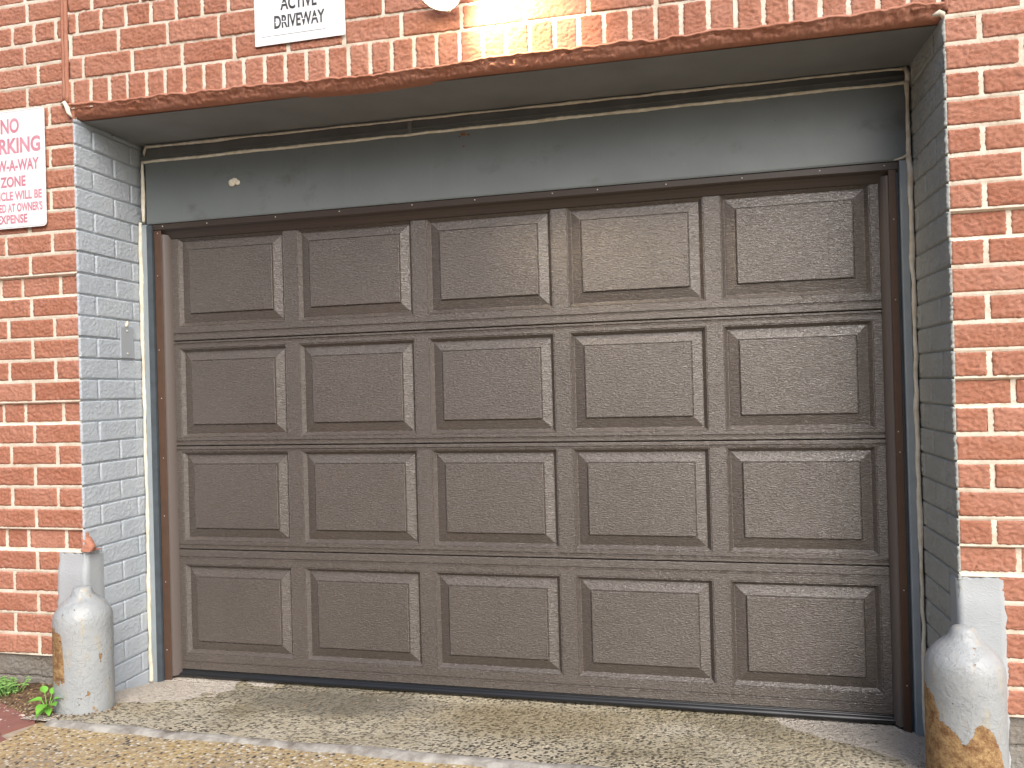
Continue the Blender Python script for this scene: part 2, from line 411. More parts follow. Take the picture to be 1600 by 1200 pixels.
bld = thing('brick_building', 'red painted brick front with white joints around the garage opening', 'building', (0, FY, 0))
J = .0067   # half a joint
def pier(side):
    mb = MB(); mo = MB()
    prof = []
    for k in range(len(ZS) - 1):
        z0, z1 = ZS[k], ZS[k + 1]
        if z0 < .13 or z0 > 3.05: continue
        rel = round((1.603 - z1) / .0812)          # 0 = the course right under a shadow line
        rec = (rel % 6 == 0) and z1 < 1.7
        d = -.013 if rec else random.uniform(-.001, .001)
        prof += [(z0, d - .0026), (z0 + J * .95, d - .0024), (z0 + J * 1.3, d - .016), (z1 - J * 1.3, d - .016), (z1 - J * 1.0, d - .0042)]
        g = rel % 6
        if side < 0:
            st, en = XL - .0065, -3.6
            if z0 > 2.2: st = -1.556
            if rec: rows = cells(st, en, (.174, .102), .089)
            elif 2.48 < z0 < 2.52: rows = cells(st, en, (.1,), .03)
            elif z0 > 2.2: rows = cells(st, en, (.213,), (.168, .115, .175, .1, .16)[int((z0 - 2.2) / .0812) % 5])
            else: rows = cells(st, en, (.213,), .212 if g % 2 == 1 else .108)
        else:
            st, en = XR + .0065, 3.6
            if z0 > 2.16: st = 1.497
            if rec: rows = cells(st, en, (.102, .174), .157)
            else: rows = cells(st, en, (.213,), .092 if g % 2 == 1 else .197)
        for (a, b) in rows:
            if side < 0 and b > -1.52 and .12 < z0 < .53: b = -1.632 + J     # stops at the plaster patch
            if side > 0 and a < 1.5 and .12 < z0 < .53: a = 1.600 - J
            if b - a < .03: continue
            for e in ((a,) if side < 0 else (b,)): mo.quad((e - J * 1.2, FY - d + .0028, z0 + J * .5), (e + J * 1.2, FY - d + .0028, z0 + J * .5), (e + J * 1.2, FY - d + .0028, z1 - J * .5), (e - J * 1.2, FY - d + .0028, z1 - J * .5))
            if side < 0 and a > -1.64 and .12 < z0 < .53: continue
            aa, bb = a + J, b - J
            if side < 0 and abs(b - st) < 1e-6: bb = b
            if side > 0 and abs(a - st) < 1e-6: aa = a
            brick(mb, Pfront, aa, bb, z0 + J, z1 - J, d)
    # the mortar the bricks are bedded in
    x0, x1 = (-3.6, XL - .006) if side < 0 else (XR + .006, 3.6)
    n = 60
    pts = [[(x0 + (x1 - x0) * i / n, FY - o, z) for i in range(n + 1)] for (z, o) in prof]
    mo.grid(pts)
    p = mb.build('brick_pier', BRICK, bld, True)
    mo.build('mortar', MORTAR, p)
    return p
pl = pier(-1); pr = pier(1)
pl['label'] = 'brick pier left of the opening'; pr['label'] = 'brick pier right of the opening'

# chipped corner brick that juts out past the reveal
cb = MB()
rows = []
for j in range(15):
    v = j / 14; z = .547 + .070 * v
    edge = -1.481 if v < .13 else min(-1.477, max(-1.5092, -1.477 - .034 * max(0, (v - .30) / .45)))
    row = []
    for i in range(12):
        t = i / 11
        x = -1.522 + (edge + 1.522) * t
        hol = t * max(0, v - .2) * (1.25 - v)
        y = FY - .004 + .045 * hol - (.006 if v < .13 else 0) + .006 * mnoise.noise(Vector((x * 70, z * 90, 3.3))) + random.uniform(-.0012, .0012)
        row.append((x, y, z + random.uniform(-.0012, .0012)))
    row.append((edge - .002, row[-1][1] + .018, z)); row.append((XL - .006, FY + .062 - .03 * v, z))
    rows.append(row)
cb.grid(rows)
cb.grid([[(p[0], FY + .06, p[2]) for p in rows[0]], rows[0]])
cb.grid([rows[14], [(p[0], FY + .06, p[2]) for p in rows[14]]])
cb.build('broken_brick', BRICK, bld, True)

# lintel: rowlock course, three courses above it, rough painted edge below
lt = MB(); lm = MB(); heads = []
X0, X1 = -1.530, 1.488
x = X0; k = 0
while x < X1 - .02:
    b = min(x + (.016 + .0 if k == 0 else .0805 + random.uniform(-.002, .002)), X1)
    if b - x > .012: brick(lt, Plintel, x + (J if k else 0), b - J, 2.224, 2.330, random.uniform(-.001, .002))
    x = b; k += 1; heads.append((b, 2.226, 2.334))
for (z0, z1, first, L) in ((2.3395, 2.4165, .068, .2128), (2.425, 2.502, .012, .2115), (2.511, 2.5865, .043, .1075), (2.5935, 2.674, .11, .213), (2.68, 2.76, .2, .213), (2.766, 2.846, .1, .213), (2.852, 2.932, .2, .213), (2.938, 3.018, .1, .213), (3.024, 3.1, .2, .213)):
    for (a, b) in cells(X0, X1, (L,), first):
        heads.append((b, z0 - .003, z1 + .003))
        if b - a > .02: brick(lt, Plintel, a + J, b - J, z0, z1, random.uniform(-.001, .002))
lint = lt.build('lintel_brickwork', BRICK, bld, True)
lv = [(2.240, -.014), (2.322, -.014)]
for z in (2.3345, 2.4208, 2.5063, 2.5908, 2.677, 2.763, 2.849, 2.935, 3.021): lv += [(z - .0052, -.0040), (z + .0046, -.0026), (z + .0070, -.014), (z + .075, -.014)]
lm.grid([[Plintel(X0 + (X1 - X0) * i / 60, z, o) for i in range(61)] for z, o in lv])
for (e, z0, z1) in heads: lm.quad(Plintel(e - J * 1.2, z0, -.0028), Plintel(e + J * 1.2, z0, -.0028), Plintel(e + J * 1.2, z1, -.0028), Plintel(e - J * 1.2, z1, -.0028))
lm.build('mortar', MORTAR, lint)

ed = MB(); n = 760
def smooth_noise(n, step, amp):
    ks = [random.uniform(-amp, amp) for _ in range(n // step + 3)]
    o = []
    for i in range(n + 1):
        a, t = divmod(i / step, 1); a = int(a); t = t * t * (3 - 2 * t)
        o.append(ks[a] * (1 - t) + ks[a + 1] * t)
    return o
n1 = smooth_noise(n, 9, .004); n2 = smooth_noise(n, 46, .008); n3 = smooth_noise(n, 4, .003); n4 = smooth_noise(n, 90, .004); n5 = [smooth_noise(n, random.choice((5, 9, 14)), .0045) for _ in range(14)]
rows = []
for ri, (z, o, jz, jo) in enumerate(((2.257, -.004, 1.0, 0), (2.252, .002, 1.0, .1), (2.246, .0060, 1.0, .25), (2.2415, .0072, 1.0, .25), (2.2395, .0030, 1.0, .5), (2.2350, -.001, .8, 1), (2.230, -.004, .6, 1), (2.225, -.007, .5, 1), (2.219, -.011, .3, 1), (2.213, -.014, .25, 1), (2.206, -.018, .2, 1), (2.200, -.024, .15, .8), (2.196, -.034, .1, .4), (2.194, -.06, 0, 0))):
    row = []; zr = 2.194 + (z - 2.194) * .74
    for i in range(n + 1):
        u = X0 + (X1 - X0) * i / n
        sag = max(0, 1 - abs(u + .33) / .42); sag = sag * sag * (3 - 2 * sag)
        zz = zr + (n1[i] + n2[i] + n3[i] * .8) * jz + n4[i] * .6 - .012 * sag
        oo = o + jo * (n5[ri][i] * .35 + .006 * mnoise.noise(Vector((u * 26, z * 110, 1.5))) + .006 * mnoise.noise(Vector((u * 85, z * 140, 7.5))) + random.uniform(-.0016, .0016))
        row.append(Plintel(u, zz, oo))
    rows.append(row)
ed.grid(rows, flip=True)
ed.build('rough_lintel_edge', BRICK, bld, True)

# red painted expansion joints each side of the lintel
for (xa, z0, z1, rr) in ((-1.5505, 2.262, 3.1, .008), (-1.537, 2.25, 3.1, .0085), (1.4925, 2.19, 3.1, .007)):
    ej = MB(); m = int((z1 - z0) / .02)
    ej.tube([(xa + random.uniform(-.001, .001), FY - .002, z0 + (z1 - z0) * i / m) for i in range(m + 1)], rr, 8, 0, .12)
    ej.build('expansion_joint', BRICK, bld, True)
cj = MB()
cj.tube([(-1.563, FY - .004, 2.247), (-1.545, FY - .008, 2.25), (-1.533, FY - .012, 2.232), (-1.522, FY - .014, 2.205), (-1.513, FY - .008, 2.192)], [.004, .008, .009, .008, .003], 8, 0, .3)
cj.build('caulk_dab', CAULK, bld, True); cj = MB()
cj.tube([(1.452, FY - .018, 2.170), (1.468, FY - .02, 2.176), (1.480, FY - .014, 2.172), (1.486, FY - .004, 2.165)], [.003, .008, .007, .003], 8, 0, .3)
cj.build('caulk_dab', CAULK, bld, True)

# reveals: gray painted brick
def reveal(P, side, mat, matj, rl_):
    mb = MB()
    for k in range(len(ZS) - 1):
        z0, z1 = ZS[k], ZS[k + 1]
        if z1 < -.2 or z0 > 2.18: continue
        rel = round((1.603 - z1) / .0812)
        ends = (.37, .172, -.04) if rel % 2 == 0 else (.37, .282, .077, -.04)
        for a, b in zip(ends[1:], ends):
            f = b == .37
            if side < 0: u0, u1 = -b, -a
            else: u0, u1 = a, b
            e0 = 0 if (side < 0 and f) else J * .55; e1 = 0 if (side > 0 and f) else J * .55
            brick(mb, P, u0 + e0, u1 - e1, z0 + J * .9, min(z1 - J * .15, 2.192), random.uniform(-.0006, .0008), 0, .0125, .008, .0012, .0012, rl_)
    o = mb.build('painted_reveal', mat, bld, True)
    jb = MB()
    us = [-.366 + .41 * i / 12 for i in range(13)]
    lv = []
    for z in ZS:
        if -.25 < z < 2.19: lv += [(z - J * 1.0, -.0062), (z - J * .2, -.0060), (z + J * 1.2, -.0010)]
    jb.grid([[P(u if side < 0 else -u, z, o) for u in (us if side < 0 else us[::-1])] for z, o in lv])
    jb.build('painted_joint', matj, o)
    return o
rl = reveal(Pleft2, -1, GRAYB, GRAYJ, .32); rr_ = reveal(Pright, 1, GRAYSH, GRAYSHJ, .85)

# plaster patches on the two lower corners
def patch(side):
    mb = MB()
    if side < 0: xs, xe = -1.636, XL + .005
    else: xs, xe = 1.604, XR - .005
    m = 14; dep = .10 if side < 0 else .075
    rows = []
    for j in range(23):
        z = -.06 + (.594) * j / 22
        row = []
        for i in range(m + 1):
            t = i / m
            x = xs + (xe - xs) * t
            o = .006 + random.uniform(-.0006, .0006) - (.006 if i == 0 else 0) - (.010 if i == m else 0)
            if z > .46: o -= .004 * (z > .50) + .003
            zz = z + (random.uniform(-.004, .004) if j == 22 else 0)
            row.append((x + (random.uniform(-.004, .004) if i == 0 else 0), FY - o, zz))
        for q in range(1, 6):
            y = FY + .002 + dep * q / 5
            row.append((xe - (.009 if q == 5 else .001) * (-1 if side > 0 else 1), y + (random.uniform(-.003, .003) if q == 5 else 0), z - (.012 * q / 5 if j == 22 else 0)))
        rows.append(row)
    mb.grid(rows, flip=(side > 0))
    # ledge where the patch stops under the brick
    mb.grid([rows[-1], [(p[0] - .004 * side * -1, p[1] + .014, p[2] + .004) for p in rows[-1]]], flip=(side > 0))
    for b in range(5):   # flaking ridges of old paint
        pass
    return mb.build('plaster_patch', PATCH, bld, True)
patch(-1); patch(1)

# gray plinth under the bricks
for side in (-1, 1):
    pt = MB()
    for (z0, z1, first) in ((.055, .138, .12), (-.035, .050, .2), (-.12, -.04, .1)):
        st, en = (-1.62, -3.6) if side < 0 else (1.60, 3.6)
        for (a, b) in cells(st, en, (.24,), first):
            brick(pt, Pfront, a + .002, b - .002, z0, z1, -.016, 0, .0125, .012, .003, .004)
    plo = pt.build('plinth', PLINTH, bld, True)
    pb = MB(); pb.grid([[(x, FY + .022, z) for x in ((-3.6, -1.53) if side < 0 else (1.50, 3.6))] for z in (-.2, .145)])
    pb.build('plinth_joint', PLINTH, plo)

# soffit and body of the wall
so = MB()
so.grid([[(x, y, 2.190 - .0085 * (x + 1.5)) for x in [XL - .02 + (XR - XL + .04) * i / 20 for i in range(21)]] for y in (FY + .04, -.15, .1)], flip=True)
so.build('soffit', SOFFIT, bld)
for bx in ((-3.6, XL - .012, FY + .024, .6, -.3, 3.1), (XR + .012, 3.6, FY + .024, .6, -.3, 3.1), (XL - .012, XR + .012, FY + .06, .6, 2.2, 3.1), (XL - .012, XR + .012, .35, .6, -.3, 2.2)):
    co = MB(); co.box(*bx); co.build('wall_body', COREM, bld)

# ------------------------------------------------------------ door frame
fr = thing('door_frame', 'gray steel frame and fascia with caulked edges around the brown door', 'door frame', (0, 0, -.06))
FA = -.034
fa = MB()
xs = [-1.470 + 2.936 * i / 60 for i in range(61)]
dn = smooth_noise(60, 6, .0012)
fa.grid([[(x, FA + dn[i] + (.002 if k == 0 else 0), z) for i, x in enumerate(xs)] for k, z in enumerate((1.851, 1.857, 1.93, 2.02, 2.108))])
fa.grid([[(x, FA + (.002), 1.851) for x in xs], [(x, .02, 1.851) for x in xs]], flip=True)
fa.grid([[(x, FA, 2.108) for x in xs], [(x, .0, 2.110) for x in xs]])
fo = fa.build('fascia_panel', STEEL, fr)
lg = MB()   # stepped angle behind the top edge of the fascia
lg.grid([[(x, y, z) for x in (-1.50, 1.475)] for (y, z) in ((-.020, 2.10), (-.020, 2.134), (-.0235, 2.1355), (-.0235, 2.140), (-.012, 2.144), (-.012, 2.19))])
lg.box(-.300, -.284, -.030, .01, 2.112, 2.172)
lg.build('lintel_angle', RECESS, fr)
for sgn in (-1, 1):
    jb = MB()
    if sgn < 0: o_, i_ = -1.494, -1.4695
    else: o_, i_ = 1.466, 1.4405
    zt = 1.849; zb = -.075
    a = [(o_, .03), (o_, FA - .002), (o_ - sgn * .003, FA - .005), (i_ + sgn * .003, FA - .005), (i_, FA - .002), (i_, .05)]
    if sgn < 0: a = a
    jb.grid([[(p[0], p[1], z) for p in a] for z in (zb, .4, .9, 1.4, zt)], flip=(sgn > 0))
    jb.build('jamb', JAMB, fr)
    dks = MB()  # dark strip put in for the shade between jamb and side stop
    if sgn < 0: dks.box(-1.4685, -1.4435, FA - .0058, .02, -.07, 1.845)
    else: dks.box(1.432, 1.4395, -.020, .02, -.07, 1.845)
    dks.build('shade_strip', SHADEM, fr)
    ca = MB()   # caulk bead against the brick
    for (x, z0, z1, r) in ((-1.500 if sgn < 0 else 1.472, -.07, 1.86, .0078), (-1.481 if sgn < 0 else 1.470, 1.86, 2.11, .0075)):
        m = int((z1 - z0) / .012); nz = smooth_noise(m, 5, .0024 if z0 < 1 else .0010); nr = smooth_noise(m, 7, .0022)
        ca.tube([(x + nz[i], FA - .004 + nz[m - i] * .5, z0 + (z1 - z0) * i / m) for i in range(m + 1)], [max(.004, r + nr[i]) for i in range(m + 1)], 8, 0, .1)
    ca.build('caulk_bead', CAULK, fr, True)
tc = MB()
for (xa, xb, za, zb, y, r, g) in ((-1.485, 1.472, 2.113, 2.110, FA, .0062, .0016), (-1.468, 1.466, 2.176, 2.158, FA, .0052, .0022)):
    m = 220; nz = smooth_noise(m, 6, .0016); nr = smooth_noise(m, 9, g)
    tc.tube([(xa + (xb - xa) * i / m, y + nz[i], za + (zb - za) * i / m + nz[m - i] * .8) for i in range(m + 1)], [max(.0016, r + nr[i]) for i in range(m + 1)], 7, 0, .15)
tc.tube([(-1.468, FA, 2.174), (-1.482, FA + .01, 2.16), (-1.490, FA + .02, 2.146)], [.004, .005, .002], 7, 0, .2)
tc.tube([(1.466, FA - .004, 2.160), (1.474, FA - .004, 2.135), (1.473, FA - .002, 2.105)], [.006, .010, .008], 7, 0, .2)
tc.tube([(1.425, FA, 1.853), (1.45, FA - .003, 1.858), (1.468, FA - .003, 1.866)], [.002, .004, .006], 7, 0, .1)
tc.build('caulk_line', CAULK, fr, True)
bl = MB()   # dab of foam filler stuck on the fascia
for (cx, cz, rx, rz) in ((-1.065, 1.991, .013, .015), (-1.051, 1.997, .014, .013), (-1.037, 1.990, .011, .011), (-1.060, 1.985, .010, .009)):
    rows = []
    for j in range(7):
        th = math.pi / 2 * j / 6
        rows.append([(cx + rx * math.cos(2 * math.pi * k / 14) * math.cos(th) * random.uniform(.9, 1.1), FA - .002 - .007 * math.sin(th), cz + rz * math.sin(2 * math.pi * k / 14) * math.cos(th) * random.uniform(.9, 1.1)) for k in range(14)])
    for r in rows: r.append(r[0])
    bl.grid(rows)
bl.build('filler_dab', CAULK, fr, True)
ru = MB()   # rust blooms along the fascia top
for (cx, cz, r, y) in ((-.075, 2.092, .011, FA), (-.055, 2.088, .006, FA), (-.09, 2.084, .004, FA), (-.075, 2.045, .005, FA), (-.86, 2.122, .009, -.008), (-.885, 2.121, .006, -.008), (.735, 2.128, .011, -.011), (-.52, 2.128, .004, -.008), (-1.475, 2.125, .012, -.008), (-1.435, 2.124, .010, -.008), (.1, 2.127, .004, -.008)):
    k = 11
    c = ru.vert((cx, y - .0022, cz)); ring = [ru.vert((cx + r * random.uniform(.5, 1.3) * math.cos(2 * math.pi * i / k), y - .0016, cz + r * random.uniform(.4, .9) * math.sin(2 * math.pi * i / k))) for i in range(k)]
    for i in range(k): ru.face((c, ring[i], ring[(i + 1) % k]))
ru.build('rust_spot', RUSTM, fr)

# ------------------------------------------------------------ garage door
gd = thing('garage_door', 'brown raised panel garage door with four sections and wood grain', 'garage door', (0, 0, -.055))
PX0, PP, PW, PH = -1.29543, .55252, .38079, .261
TOPS = [1.73425, 1.26775, .83392, .36100]
OUT = .058
seams = [1.800, 1.357, .915, .481, -.0255]
groove_up = [None, .031, .020, .019]       # groove above the seam (in the section above)
groove_dn = [None, .012, .017, .032]       # groove below the seam
DX0, DX1 = -1.392, 1.405
for r in range(4):
    mb = MB()
    zt, zb = seams[r], seams[r + 1]
    hz1, hz0 = TOPS[r] + OUT, TOPS[r] - PH - OUT
    zp = [(zt - (.0012 if r else 0), .007), (zt - (.0022 if r else .001), .002), (zt - .0045, 0.0)]
    if r: g = zt - groove_dn[r]; zp += [(g + .0030, 0.0), (g + .0012, .0036), (g - .0012, .0036), (g - .0042, -.0008), (g - .0075, 0.0)]
    zp += [(hz1, 0.0), (hz0, 0.0)]
    g = zb + (groove_up[r + 1] if r < 3 else .036)
    zp += [(g + .0030, 0.0), (g + .0012, .0036), (g - .0012, .0036), (g - .0040, -.0006), (g - .0075, 0.0)]
    zp += [(zb + .0045, 0.0), (zb + .0022, .002), (zb + .0012, .007)]
    xb = [DX0]
    for c in range(5): xb += [PX0 + c * PP - OUT, PX0 + c * PP + PW + OUT]
    xb += [DX1]
    ih = [i for i, q in enumerate(zp) if abs(q[0] - hz1) < 1e-9][0]
    ids = [[mb.vert((x, y, z)) for x in xb] for (z, y) in zp]
    for i in range(len(zp) - 1):
        for j in range(len(xb) - 1):
            if i == ih and j % 2 == 1: continue
            mb.face((ids[i][j], ids[i + 1][j], ids[i + 1][j + 1], ids[i][j + 1]))
    sec = mb.build('door_section', DOOR, gd)
    for c in range(5):
        q = MB()
        x0, x1, z1, z0 = PX0 + c * PP, PX0 + c * PP + PW, TOPS[r], TOPS[r] - PH
        prev = None
        for (d, y) in ((OUT, 0.0), (OUT - .0014, .0022), (OUT - .0032, .0022), (OUT - .0044, .0010), (OUT - .0050, .0012), (OUT - .0160, .0150), (OUT - .0176, .0152), (.0064, .0042), (.0046, .0066), (.0034, .0064), (.0012, -.0006), (-.0004, -.0014)):
            ring = [q.vert(p) for p in ((x0 - d, y, z0 - d), (x1 + d, y, z0 - d), (x1 + d, y, z1 + d), (x0 - d, y, z1 + d))]
            if prev:
                for k in range(4): q.face((prev[k], prev[(k + 1) % 4], ring[(k + 1) % 4], ring[k]))
            prev = ring
        q.face(prev)
        q.build('raised_panel', DOOR, sec)
sl = MB()
m = 80
prof = [(.004, -.0255), (.002, -.028), (.003, -.031), (-.002, -.0335), (-.008, -.038), (-.011, -.043), (-.010, -.049), (-.005, -.054), (.006, -.057), (.03, -.057)]
sl.grid([[(DX0 + (DX1 - DX0) * i / m, y, z + (.0012 * math.sin(i * .9) if z < -.04 else 0)) for i in range(m + 1)] for (y, z) in prof], flip=True)
sl.build('bottom_seal', RUBBER, gd, True)

# weather stop: top strip and two sides, with their flaps and screws
ws = thing('weather_strip', 'brown screwed-on weather strip along the top and sides of the garage door', 'weather strip', (0, -.02, -.05))
def strip(prof, along, name, mat):
    mb = MB(); mb.grid([[along(t, p) for p in prof] for t in [i / 40 for i in range(41)]]); return mb.build(name, mat, ws)
ts = MB(); m = 60; sag = smooth_noise(m, 10, .0022)
ts.grid([[(-1.447 + 2.885 * i / m, y, z + (sag[i] if z < 1.83 else 0)) for i in range(m + 1)] for (y, z) in ((.0, 1.8495), (-.028, 1.8495), (-.0305, 1.847), (-.0305, 1.826), (-.027, 1.822), (-.020, 1.816), (-.012, 1.805), (-.004, 1.789), (-.002, 1.788))], flip=True)
tso = ts.build('top_stop', TOPTRIM, ws)
def screw(x, y, z, parent, r=.0027):
    mb = MB(); rows = []
    for j in range(4):
        th = math.pi / 2 * j / 3
        rows.append([(x + r * math.cos(2 * math.pi * k / 8) * math.cos(th), y - r * .7 * math.sin(th), z + r * math.sin(2 * math.pi * k / 8) * math.cos(th)) for k in range(9)])
    mb.grid(rows, flip=False); return mb.build('screw', SCREW, parent, True)
for x in (-1.405, -1.19, -.87, -.585, -.29, -.03, .265, .43, .67, .93, 1.20, 1.395): screw(x + random.uniform(-.01, .01), -.0305, 1.838 + random.uniform(-.002, .002), tso)
for sgn in (-1, 1):
    sm = MB()
    xo, xi, xf = (-1.441, -1.4070, -1.378) if sgn < 0 else (1.431, 1.406, 1.381)
    a = [(xo, .02), (xo, -.028), (xo - sgn * .002, -.0305), (xi + sgn * .002, -.0305), (xi, -.028)]
    sm.grid([[(p[0], p[1], z) for p in a] for z in (-.062 if sgn < 0 else -.075, .5, 1.0, 1.5, 1.822)], flip=(sgn > 0))
    so_ = sm.build('side_stop', TRIM, ws)
    fl = MB()
    b = [(xi, -.027), (xi - sgn * .006, -.0285), (xi - sgn * .013, -.024), (xi - sgn * .019, -.013), (xf, -.002), (xf + sgn * .001, .004)]
    fl.grid([[(p[0], p[1] - (0.0 if z > 0 else .0), z) for p in b] for z in (-.045 if sgn < 0 else -.052, .4, .9, 1.355, 1.36, 1.805)], flip=(sgn > 0))
    fl.build('rubber_flap', FLAP, ws, True)
    for z in ((1.79, 1.64, 1.35, 1.12, .86, .62, .36, .08) if sgn < 0 else (1.66, 1.36, .97, .86, .43, .07)): screw((xo + xi) / 2 + random.uniform(-.004, .004), -.0305, z + random.uniform(-.03, .03), so_, .0023)

# ------------------------------------------------------------ signs
FONT = None
def text_mesh(body, width, height, cx, z_bottom, y, thick=.0):
    """letters as a flat mesh: condensed to the given width and cap height"""
    cu = bpy.data.curves.new('letters', 'FONT'); cu.body = body; cu.align_x = 'CENTER'; cu.size = 1.0; cu.offset = thick; cu.extrude = 0.0; cu.resolution_u = 4
    o = bpy.data.objects.new('letters', cu); COL.objects.link(o)
    bpy.context.view_layer.update()
    me = bpy.data.meshes.new_from_object(o.evaluated_get(bpy.context.evaluated_depsgraph_get()))
    vs = [v.co.copy() for v in me.vertices]; fs = [tuple(p.vertices) for p in me.polygons]
    bpy.data.objects.remove(o); bpy.data.curves.remove(cu); bpy.data.meshes.remove(me)
    xs = [v.x for v in vs]; ys = [v.y for v in vs]
    sx = width / (max(xs) - min(xs)); sy = height / (max(ys) - min(ys)); mx = (max(xs) + min(xs)) / 2; my = min(ys)
    return [(cx + (v.x - mx) * sx, y, z_bottom + (v.y - my) * sy) for v in vs], fs

def plate(mb, x0, x1, z0, z1, y0, y1, rad, m=0):
    pts = []
    for (cx, cz, a0) in ((x1 - rad, z1 - rad, 0), (x0 + rad, z1 - rad, 90), (x0 + rad, z0 + rad, 180), (x1 - rad, z0 + rad, 270)):
        for k in range(7): a = R(a0 + 15 * k); pts.append((cx + rad * math.cos(a), cz + rad * math.sin(a)))
    f = [mb.vert((x, y0, z)) for x, z in pts]; b = [mb.vert((x, y1, z)) for x, z in pts]
    mb.face(f[::-1], m); mb.face(b, m)
    for k in range(len(pts)): k2 = (k + 1) % len(pts); mb.face((f[k], f[k2], b[k2], b[k]), m)

def ring_line(mb, x0, x1, z0, z1, y, wd, rad):
    def pth(i):
        pts = []
        for (cx, cz, a0) in ((x1 - rad, z1 - rad, 0), (x0 + rad, z1 - rad, 90), (x0 + rad, z0 + rad, 180), (x1 - rad, z0 + rad, 270)):
            for k in range(7): a = R(a0 + 15 * k); pts.append((cx + (rad - i) * math.cos(a), y, cz + (rad - i) * math.sin(a)))
        return [mb.vert(p) for p in pts]
    a, b = pth(0), pth(wd)
    for k in range(len(a)): k2 = (k + 1) % len(a); mb.face((a[k], b[k], b[k2], a[k2]))

SY = FY - .010
s2 = thing('no_parking_sign', 'white tow-away warning sign with faded red lettering left of the opening', 'sign', (-1.79, SY, 1.79))
mb = MB(); plate(mb, -1.943, -1.636, 1.790, 2.245, SY - .002, SY, .016); sp2 = mb.build('sign_panel', WHITE, s2)
mb = MB(); ring_line(mb, -1.939, -1.640, 1.794, 2.241, SY - .0026, .0016, .013); mb.build('border_line', LINE, s2)
for (body, wd, h, cx, zb) in (('NO', .086, .058, -1.795, 2.157), ('PARKING', .268, .061, -1.790, 2.078), ('TOW-A-WAY', .252, .046, -1.790, 2.010), ('ZONE', .118, .042, -1.786, 1.949), ('VEHICLE WILL BE', .264, .035, -1.786, 1.898), ("TOWED AT OWNER'S", .268, .035, -1.786, 1.852), ('EXPENSE', .140, .035, -1.793, 1.808)):
    mb = MB(); vs, fs = text_mesh(body, wd, h, cx, zb, SY - .0026, .034)
    for p in vs: mb.vert(p)
    for f in fs: mb.face(f)
    mb.build('lettering', PINK, s2)
s1 = thing('driveway_sign', 'white active driveway sign with worn black stencil lettering above the opening', 'sign', (-.56, SY, 2.358))
mb = MB(); plate(mb, -.734, -.388, 2.358, 2.62, SY - .002, SY, .004); mb.build('sign_panel', WHITE, s1)
for (body, wd, h, cx, zb) in (('ACTIVE', .140, .0475, -.562, 2.4745), ('DRIVEWAY', .194, .0465, -.560, 2.4115)):
    mb = MB(); vs, fs = text_mesh(body, wd, h, cx, zb, SY - .0026, .03)
    for p in vs: mb.vert(p)
    for f in fs: mb.face(f)
    nlet = len(body)
    for k in range(nlet):      # the bridges of the stencil
        x = cx - wd / 2 + wd * (k + .5) / nlet
        if body[k] in 'DRAE': mb.quad((x - .009, SY - .0031, zb + h * .44), (x + .009, SY - .0031, zb + h * .44), (x + .009, SY - .0031, zb + h * .52), (x - .009, SY - .0031, zb + h * .52), 1)
    mb.build('lettering', [BLACK, WHITE], s1)
mb = MB(); mb.box(-.706, -.672, SY - .0026, SY - .002, 2.388, 2.389); mb.box(-.664, -.462, SY - .0026, SY - .002, 2.388, 2.389); mb.build('border_line', BLACK, s1)

# ------------------------------------------------------------ lamp above the opening
lp = thing('wall_lamp', 'lit white flood lamp on the bricks above the garage door', 'lamp', (.0, FY, 2.46))
mb = MB(); mb.lathe([(.005, 0), (.058, 0), (.06, .004), (.06, .018), (.052, .024), (.01, .026)], n=32)
vv = mb.v; mb.v = [(0.0 + a, FY - .004 - c, 2.50 + b) for a, b, c in vv]; mb.build('base_plate', LAMPW, lp, True)
mb = MB(); mb.tube([(0, FY - .02, 2.50), (0, FY - .05, 2.495), (-.005, FY - .075, 2.475)], .013, 12); mb.build('swivel_arm', LAMPW, lp, True)
axis = Vector((-.10, -.42, -.90)).normalized(); q = axis.to_track_quat('Z', 'Y'); hc = Vector((-.008, FY - .085, 2.455))
def lathe_on(prof, name, mat, parent):
    mb = MB(); mb.lathe(prof, n=36); mb.v = [tuple(hc + q @ Vector(p)) for p in mb.v]; return mb.build(name, mat, parent, True)
hd = lathe_on([(.012, -.03), (.022, -.03), (.03, -.01), (.056, .03), (.070, .052), (.072, .060), (.067, .060), (.064, .055)], 'lamp_head', LAMPW, lp)
lathe_on([(.0635, .050), (.0635, .062), (.052, .072), (.028, .080), (.004, .082)], 'lens', GLOW, hd)
mb = MB(); mb.lathe([(.003, -.008), (.008, -.006), (.009, 0), (.006, .005), (.002, .006)], n=14); mb.v = [(a - .002, b + FY - .052, c + 2.372) for a, b, c in mb.v]; mb.build('sensor_knob', LAMPW, lp, True)
li = bpy.data.lights.new('lamp_light', 'SPOT'); li.energy = 30.0; li.color = (1.0, .80, .52); li.spot_size = R(82); li.spot_blend = .9; li.shadow_soft_size = .03
lo = bpy.data.objects.new('lamp_light', li); COL.objects.link(lo); lo.location = (.09, FY - .20, 2.47)
lo.rotation_euler = (Vector((.09, FY - .20, 2.47)) - Vector((.22, FY + .02, 2.31))).to_track_quat('Z', 'Y').to_euler(); lo.parent = None

